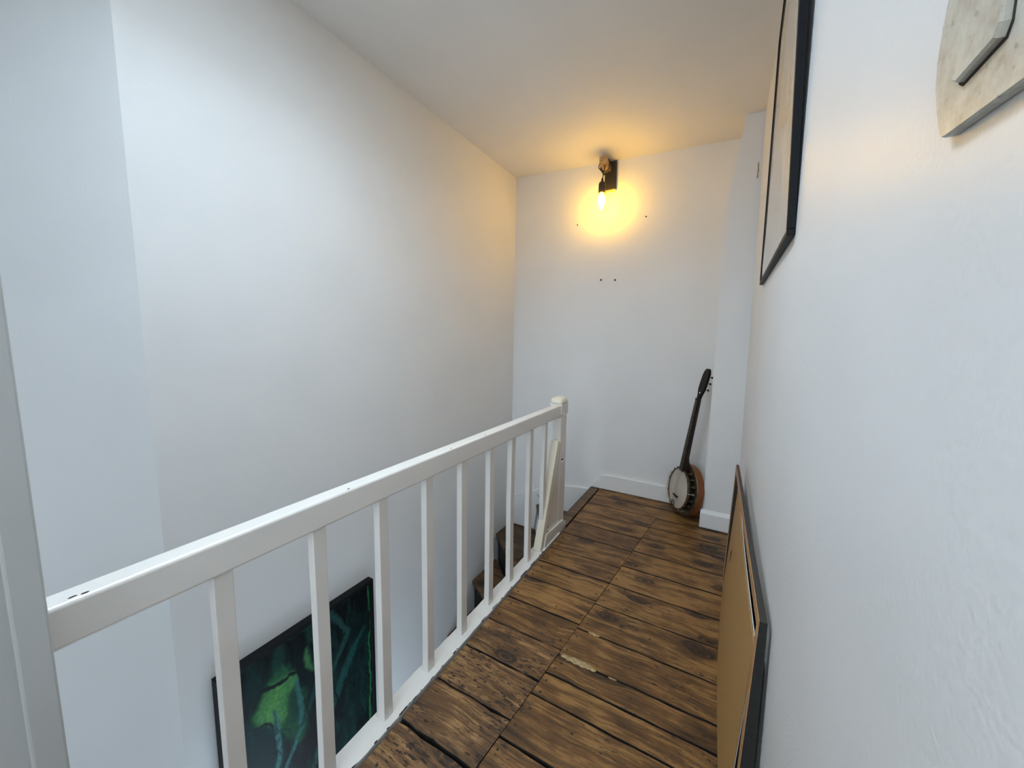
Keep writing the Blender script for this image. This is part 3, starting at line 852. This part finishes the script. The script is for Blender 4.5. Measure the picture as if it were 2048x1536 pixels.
frame_bar('frame_bar', py0, py1, pz1 - fw, pz1, M['black_frame'])
frame_bar('frame_bar', py0, py0 + fw, pz0 + fw, pz1 - fw, M['black_frame'])
frame_bar('frame_bar', py1 - fw, py1, pz0 + fw, pz1 - fw, M['black_frame'])
frame_bar('picture_sheet', py0 + fw, py1 - fw, pz0 + fw, pz1 - fw, M['paper'], .004, .008)

# ---- big frame standing on the floor with its back to the room
lean = empty('leaning_frame', (.10, 1.48, 0)); tag(lean, 'large black picture frame standing on the floor, brown back outwards, against the right wall', 'picture frame')
ny, fy, lt = .897, 2.070, .617
def face_x(y, z):
    t = (y - ny) / (fy - ny); s = z / lt
    near = .090 + (.104 - .090) * s; far = .072 + (.086 - .072) * s
    return near * (1 - t) + far * t
def back_x(y, z):
    t = (y - ny) / (fy - ny); s = z / lt
    near = .1245 + (.120 - .1245) * s; far = .108 + (.098 - .108) * s
    return near * (1 - t) + far * t
def lean_bar(name, y0, y1, z0, z1, mat, fx0=0.0, thick=None, parent=lean):
    q = [(y0, z0), (y1, z0), (y1, z1), (y0, z1)]
    A = [(face_x(y, z) + fx0, y, z) for y, z in q]
    B = [((back_x(y, z) if thick is None else face_x(y, z) + fx0 + thick), y, z) for y, z in q]
    return hexa(name, A + B, mat, parent, bev=.001)
lw = .030
for (y0, y1, z0, z1) in ((ny, fy, .002, lw), (ny, fy, lt - lw, lt), (ny, ny + lw, lw, lt - lw), (fy - lw, fy, lw, lt - lw)):
    bar = lean_bar('frame_bar', y0, y1, z0, z1, M['grey_black'], .0022)
    lean_bar('raw_back_edge', y0 + (.001 if y0 == ny else 0), y1 - (.001 if y1 == fy else 0), z0 + .001, z1 - .001, M['rawwood'], .0, .002, bar)
# bowed backing board and the pale sheets behind it
def bowed(name, y0, y1, z0, z1, x_off, thick, mat, bow=.014):
    off = parent_offset(lean); bm = bmesh.new(); ny_, nz_ = 16, 6
    def X(u, w): return .0745 + x_off + .052 * (w * (z1 - z0) + z0) - bow * math.sin(math.pi * u) * (1 - .55 * w)
    fr, bk = [], []
    for i in range(ny_ + 1):
        u = i / ny_
        fr.append([bm.verts.new(Vector((X(u, j / nz_), y0 + (y1 - y0) * u, z0 + (z1 - z0) * j / nz_)) - off) for j in range(nz_ + 1)])
        bk.append([bm.verts.new(Vector((X(u, j / nz_) + thick, y0 + (y1 - y0) * u, z0 + (z1 - z0) * j / nz_)) - off) for j in range(nz_ + 1)])
    for i in range(ny_):
        for j in range(nz_):
            bm.faces.new((fr[i][j], fr[i][j + 1], fr[i + 1][j + 1], fr[i + 1][j])); bm.faces.new((bk[i][j], bk[i + 1][j], bk[i + 1][j + 1], bk[i][j + 1]))
        bm.faces.new((fr[i][0], fr[i + 1][0], bk[i + 1][0], bk[i][0])); bm.faces.new((fr[i][nz_], bk[i][nz_], bk[i + 1][nz_], fr[i + 1][nz_]))
    for j in range(nz_):
        bm.faces.new((fr[0][j], bk[0][j], bk[0][j + 1], fr[0][j + 1])); bm.faces.new((fr[ny_][j], fr[ny_][j + 1], bk[ny_][j + 1], bk[ny_][j]))
    return from_bm(name, bm, mat, lean)
bb = bowed('backing_board', .930, 2.035, .003, .535, .0, .0026, M['mdf'])
bowed('pale_sheet', .932, 2.033, .003, .537, .0034, .0018, M['card'], .012)
bowed('dark_sheet', .934, 2.031, .003, .530, .0060, .0012, M['grey_black'], .009)
hexa('slot', [(.0765, 1.655, .335), (.0775, 1.655, .335), (.0775, 1.668, .335), (.0765, 1.668, .335), (.0790, 1.655, .378), (.0815, 1.655, .378), (.0815, 1.666, .378), (.0790, 1.666, .378)], M['hole'], bb)

# ---- green forest painting on the stair wall
pt = empty('painting', (XL, .95, -1.17)); tag(pt, 'black framed painting of a glowing green forest on the stair wall', 'painting')
gy0, gy1, gz0, gz1, gx = .578, 1.322, -1.18, -.138, -1.612
gw = .022
for (y0, y1, z0, z1) in ((gy0, gy1, gz0, gz0 + gw), (gy0, gy1, gz1 - gw, gz1), (gy0, gy0 + gw, gz0 + gw, gz1 - gw), (gy1 - gw, gy1, gz0 + gw, gz1 - gw)):
    box('frame_bar', XL + .0008, gx, y0, y1, z0, z1, M['black_frame'], pt, bev=.0015)
ctx_off = parent_offset(pt)
nu, nv = 190, 260
cy0, cy1, cz0, cz1, cx_ = gy0 + gw, gy1 - gw, gz0 + gw, gz1 - gw, gx - .010
U, V = np.meshgrid(np.linspace(0, 1, nu), np.linspace(0, 1, nv))   # V runs downwards
rs = np.random.RandomState(3)
def noise(fx_, fy_, seed):
    r = np.random.RandomState(seed); g = r.rand(fy_ + 2, fx_ + 2)
    x = U * fx_; y = V * fy_; xi = x.astype(int); yi = y.astype(int); tx = x - xi; ty = y - yi
    tx = tx * tx * (3 - 2 * tx); ty = ty * ty * (3 - 2 * ty)
    return (g[yi, xi] * (1 - tx) + g[yi, xi + 1] * tx) * (1 - ty) + (g[yi + 1, xi] * (1 - tx) + g[yi + 1, xi + 1] * tx) * ty
def fbm(fx_, fy_, seed):
    return .5 * noise(fx_, fy_, seed) + .3 * noise(fx_ * 2, fy_ * 2, seed + 1) + .2 * noise(fx_ * 5, fy_ * 5, seed + 2)
wu = U + (fbm(7, 8, 11) - .5) * .06; wv = V + (fbm(7, 8, 21) - .5) * .06
def seg_dist(pts, wob=True):
    d = np.full(U.shape, 9.0); x, y = (wu, wv) if wob else (U, V)
    for (ax, ay), (bx_, by_) in zip(pts, pts[1:]):
        dx, dy = bx_ - ax, (by_ - ay); L2 = dx * dx + dy * dy * 1.9 + 1e-9
        t = np.clip(((x - ax) * dx + (y - ay) * dy * 1.9) / L2, 0, 1)
        d = np.minimum(d, np.sqrt((x - ax - t * dx) ** 2 + 1.9 * (y - ay - t * dy) ** 2))
    return d
def in_poly(pts):
    x, y = wu, wv; ins = np.zeros(U.shape, bool); n = len(pts)
    for i in range(n):
        (x1, y1), (x2, y2) = pts[i], pts[i - 1]
        c = ((y1 > y) != (y2 > y)) & (x < (x2 - x1) * (y - y1) / (y2 - y1 + 1e-12) + x1)
        ins ^= c
    return ins
img = np.zeros(U.shape + (3,))
def C3(*c): return np.array(c)
base = fbm(6, 5, 1)
img[:] = C3(.002, .006, .008)
k = np.clip((base - .38) * 2.6, 0, 1)[..., None]; img = img * (1 - k) + C3(.006, .038, .036) * k
k = np.clip((fbm(22, 9, 5) - .52) * 5, 0, 1)[..., None] * .6; img = img * (1 - k) + C3(.012, .062, .058) * k
def glow(pts, col, soft, amt=1.0):
    global img
    d = seg_dist(pts + [pts[0]]); a = np.where(in_poly(pts), 1.0, np.clip(1 - d / soft, 0, 1) ** 1.6) * amt
    img = img * (1 - a[..., None]) + C3(*col) * a[..., None]
def stroke(pts, w, col, amt=1.0, soft=.012):
    global img
    d = seg_dist(pts); a = (np.clip((w + soft - d) / soft, 0, 1) * amt)[..., None]
    img = img * (1 - a) + C3(*col) * a
glow([(.236, .172), (.357, .172), (.43, .22), (.44, .40), (.43, .55), (.32, .47), (.25, .385), (.16, .30), (.14, .25)], (.020, .13, .055), .06, .9)
glow([(.300, .112), (.36, .136), (.326, .178), (.237, .17)], (.035, .17, .085), .04, .8)
glow([(.24, .185), (.294, .195), (.357, .185), (.41, .225), (.38, .26), (.335, .30), (.315, .36), (.265, .378), (.18, .297), (.155, .255), (.206, .20)], (.105, .33, .115), .05, .95)
glow([(.24, .24), (.30, .22), (.27, .33), (.20, .29)], (.17, .45, .13), .06, .55)
glow([(.474, .150), (.487, .22), (.515, .246), (.49, .105)], (.10, .30, .12), .025, .8)
glow([(.36, .27), (.43, .26), (.44, .42), (.37, .42)], (.010, .065, .050), .04, .7)
stroke([(.315, -.02), (.300, .05), (.285, .11)], .022, (.018, .085, .065), .8, .03)
stroke([(.50, -.02), (.53, .06)], .02, (.02, .09, .07), .7, .03)
stroke([(.408, -.02), (.439, .17), (.466, .285)], .018, (.004, .016, .022), .95)
stroke([(.19, .155), (.215, .166), (.264, .189), (.30, .193), (.357, .178), (.421, .198), (.45, .26)], .006, (.003, .014, .018), 1.0, .006)
stroke([(.10, .30), (.16, .31), (.196, .317), (.23, .335), (.263, .396), (.30, .46)], .005, (.003, .012, .014), 1.0, .006)
glow([(-.02, .32), (.12, .30), (.196, .325), (.263, .40), (.30, .48), (.28, .70), (-.02, .62)], (.006, .040, .042), .03, .9)
stroke([(.266, .310), (.267, .444), (.263, .62), (.258, .85)], .010, (.085, .25, .235), .9)
stroke([(.418, .235), (.426, .36), (.430, .497), (.378, .561), (.323, .643), (.28, .80)], .011, (.060, .21, .20), .9)
stroke([(.43, .49), (.50, .40), (.56, .30)], .013, (.018, .085, .08), .8)
stroke([(.64, -.02), (.70, .06), (.74, .116), (.79, .20), (.73, .27), (.66, .34)], .014, (.028, .10, .095), .9, .02)
for j in range(9):
    stroke([(.93 - .02 * j, .24 + .02 * j), (.80 - .028 * j, .33 + .035 * j), (.67 - .03 * j, .52 + .045 * j)], .005, (.018, .10, .092), .75, .018)
for j in range(34):
    x, y = rs.uniform(.02, .92), rs.uniform(.02, .95)
    stroke([(x, y), (x + rs.uniform(-.05, .05), y + rs.uniform(.03, .13)), (x + rs.uniform(-.08, .08), y + rs.uniform(.08, .2))], .002, (.012, .06, .058) if j % 3 else (.001, .004, .006), .7, .007)
stroke([(.985, -.02), (.982, .25), (.986, .5), (.980, .8), (.982, 1.02)], .006, (.030, .24, .075), .95, .004)
stroke([(0, .002), (1, .002)], .0, (.03, .12, .07), .5, .008)
img = np.clip(img, 0, 1) ** 1.12 * .9
bm_me = bpy.data.meshes.new('canvas')
verts = [tuple(Vector((cx_, cy0 + (cy1 - cy0) * u, cz1 - (cz1 - cz0) * v)) - ctx_off) for v in np.linspace(0, 1, nv) for u in np.linspace(0, 1, nu)]
faces = [(j * nu + i, (j + 1) * nu + i, (j + 1) * nu + i + 1, j * nu + i + 1) for j in range(nv - 1) for i in range(nu - 1)]
nfront = len(verts)
bk = [tuple(Vector((XL + .006, y, z)) - ctx_off) for y, z in ((cy0, cz1), (cy1, cz1), (cy1, cz0), (cy0, cz0))]
verts += bk
faces.append((nfront, nfront + 1, nfront + 2, nfront + 3))
bm_me.from_pydata(verts, [], faces)
ca_ = bm_me.color_attributes.new('paint', 'FLOAT_COLOR', 'POINT')
buf = np.ones((len(verts), 4), dtype=np.float32); buf[:nfront, :3] = np.clip(img.reshape(-1, 3), 0, 1); buf[nfront:, :3] = .02
ca_.data.foreach_set('color', buf.ravel())
bm_me.update()
link_mesh('canvas', bm_me, M['painting'], pt)

# ---- light switch close to the camera
SY, SZ = .330, 1.385
sw = empty('light_switch', (xr(SZ), SY, SZ)); tag(sw, 'grubby cream light switch on the right wall near the top corner', 'switch')
def rounded_plate(name, y0, y1, z0, z1, t0, t1, rad, mat, inset, parent=sw):
    off = parent_offset(parent); bm = bmesh.new(); loops = []
    for t, ins in ((t0, 0), ((t0 + t1 * 2) / 3, inset * .15), (t1, inset)):
        loop = []
        for cy, cz, a0 in ((y1 - rad, z1 - rad, 0), (y0 + rad, z1 - rad, 90), (y0 + rad, z0 + rad, 180), (y1 - rad, z0 + rad, 270)):
            for i in range(6):
                a = math.radians(a0 + 18 * i); r = rad - ins
                y, z = cy + r * math.cos(a), cz + r * math.sin(a)
                loop.append(bm.verts.new(Vector((xr(z) - t, y, z)) - off))
        loops.append(loop)
    n = len(loops[0])
    bm.faces.new(loops[0][::-1]); bm.faces.new(loops[-1])
    for a, b in zip(loops, loops[1:]):
        for i in range(n): bm.faces.new((a[i], a[(i + 1) % n], b[(i + 1) % n], b[i]))
    return from_bm(name, bm, mat, parent)
def outline_plate(name, pts, t0, t1, inset, mat, parent=sw):
    off = parent_offset(parent); bm = bmesh.new(); loops = []
    cy = sum(p_[0] for p_ in pts) / len(pts); cz = sum(p_[1] for p_ in pts) / len(pts)
    for t, ins in ((t0, 0), (t0 + (t1 - t0) * .7, inset * .15), (t1, inset)):
        loops.append([bm.verts.new(Vector((xr(z) - t, y + (cy - y) * ins, z + (cz - z) * ins)) - off) for y, z in pts])
    n = len(pts)
    bm.faces.new(loops[0][::-1]); bm.faces.new(loops[-1])
    for a_, b_ in zip(loops, loops[1:]):
        for i in range(n): bm.faces.new((a_[i], a_[(i + 1) % n], b_[(i + 1) % n], b_[i]))
    return from_bm(name, bm, mat, parent)
outline_plate('plate', [(.266, 1.322), (.355, 1.332), (.361, 1.3335), (.364, 1.337), (.372, 1.353), (.379, 1.372), (.381, 1.39), (.379, 1.41), (.374, 1.428), (.366, 1.436), (.27, 1.436), (.262, 1.43), (.262, 1.328)], .0008, .0065, .02, M['switch'])
rout = [(.300, 1.3545), (.338, 1.3545), (.343, 1.358), (.350, 1.375), (.3555, 1.392), (.352, 1.412), (.346, 1.418), (.304, 1.418), (.2985, 1.412), (.2965, 1.380), (.2965, 1.360)]
outline_plate('rocker', rout, .0062, .0108, .05, M['switch'])
outline_plate('rocker_gap', [(y + (y - .325) * .06, z + (z - 1.386) * .06) for y, z in rout], .0060, .0068, .0, M['hole'])

# ---- loose wire lying on the winder treads
bm = bmesh.new()
bm_tube(bm, [(-1.20, 2.72, -.262), (-1.25, 2.80, -.255), (-1.30, 2.86, -.235), (-1.315, 2.875, -.19), (-1.29, 2.87, -.155), (-1.25, 2.865, -.115)], .0022, 5)
bm_tube(bm, [(-1.33, 2.86, -.258), (-1.318, 2.872, -.21), (-1.325, 2.872, -.17), (-1.345, 2.868, -.150)], .0022, 5)
tag(from_bm('loose_wire', bm, M['cable'], None, True), 'thin black loose wire curling up from the winder tread', 'wire')
bm = bmesh.new()
bm_tube(bm, [(-1.37, 2.84, -.45), (-1.40, 2.78, -.512), (-1.36, 2.66, -.512), (-1.30, 2.55, -.512), (-1.28, 2.48, -.512), (-1.30, 2.42, -.512)], .0022, 5)
tag(from_bm('loose_wire', bm, M['cable'], None, True), 'thin black wire lying across the lower winder tread behind the spindles', 'wire')
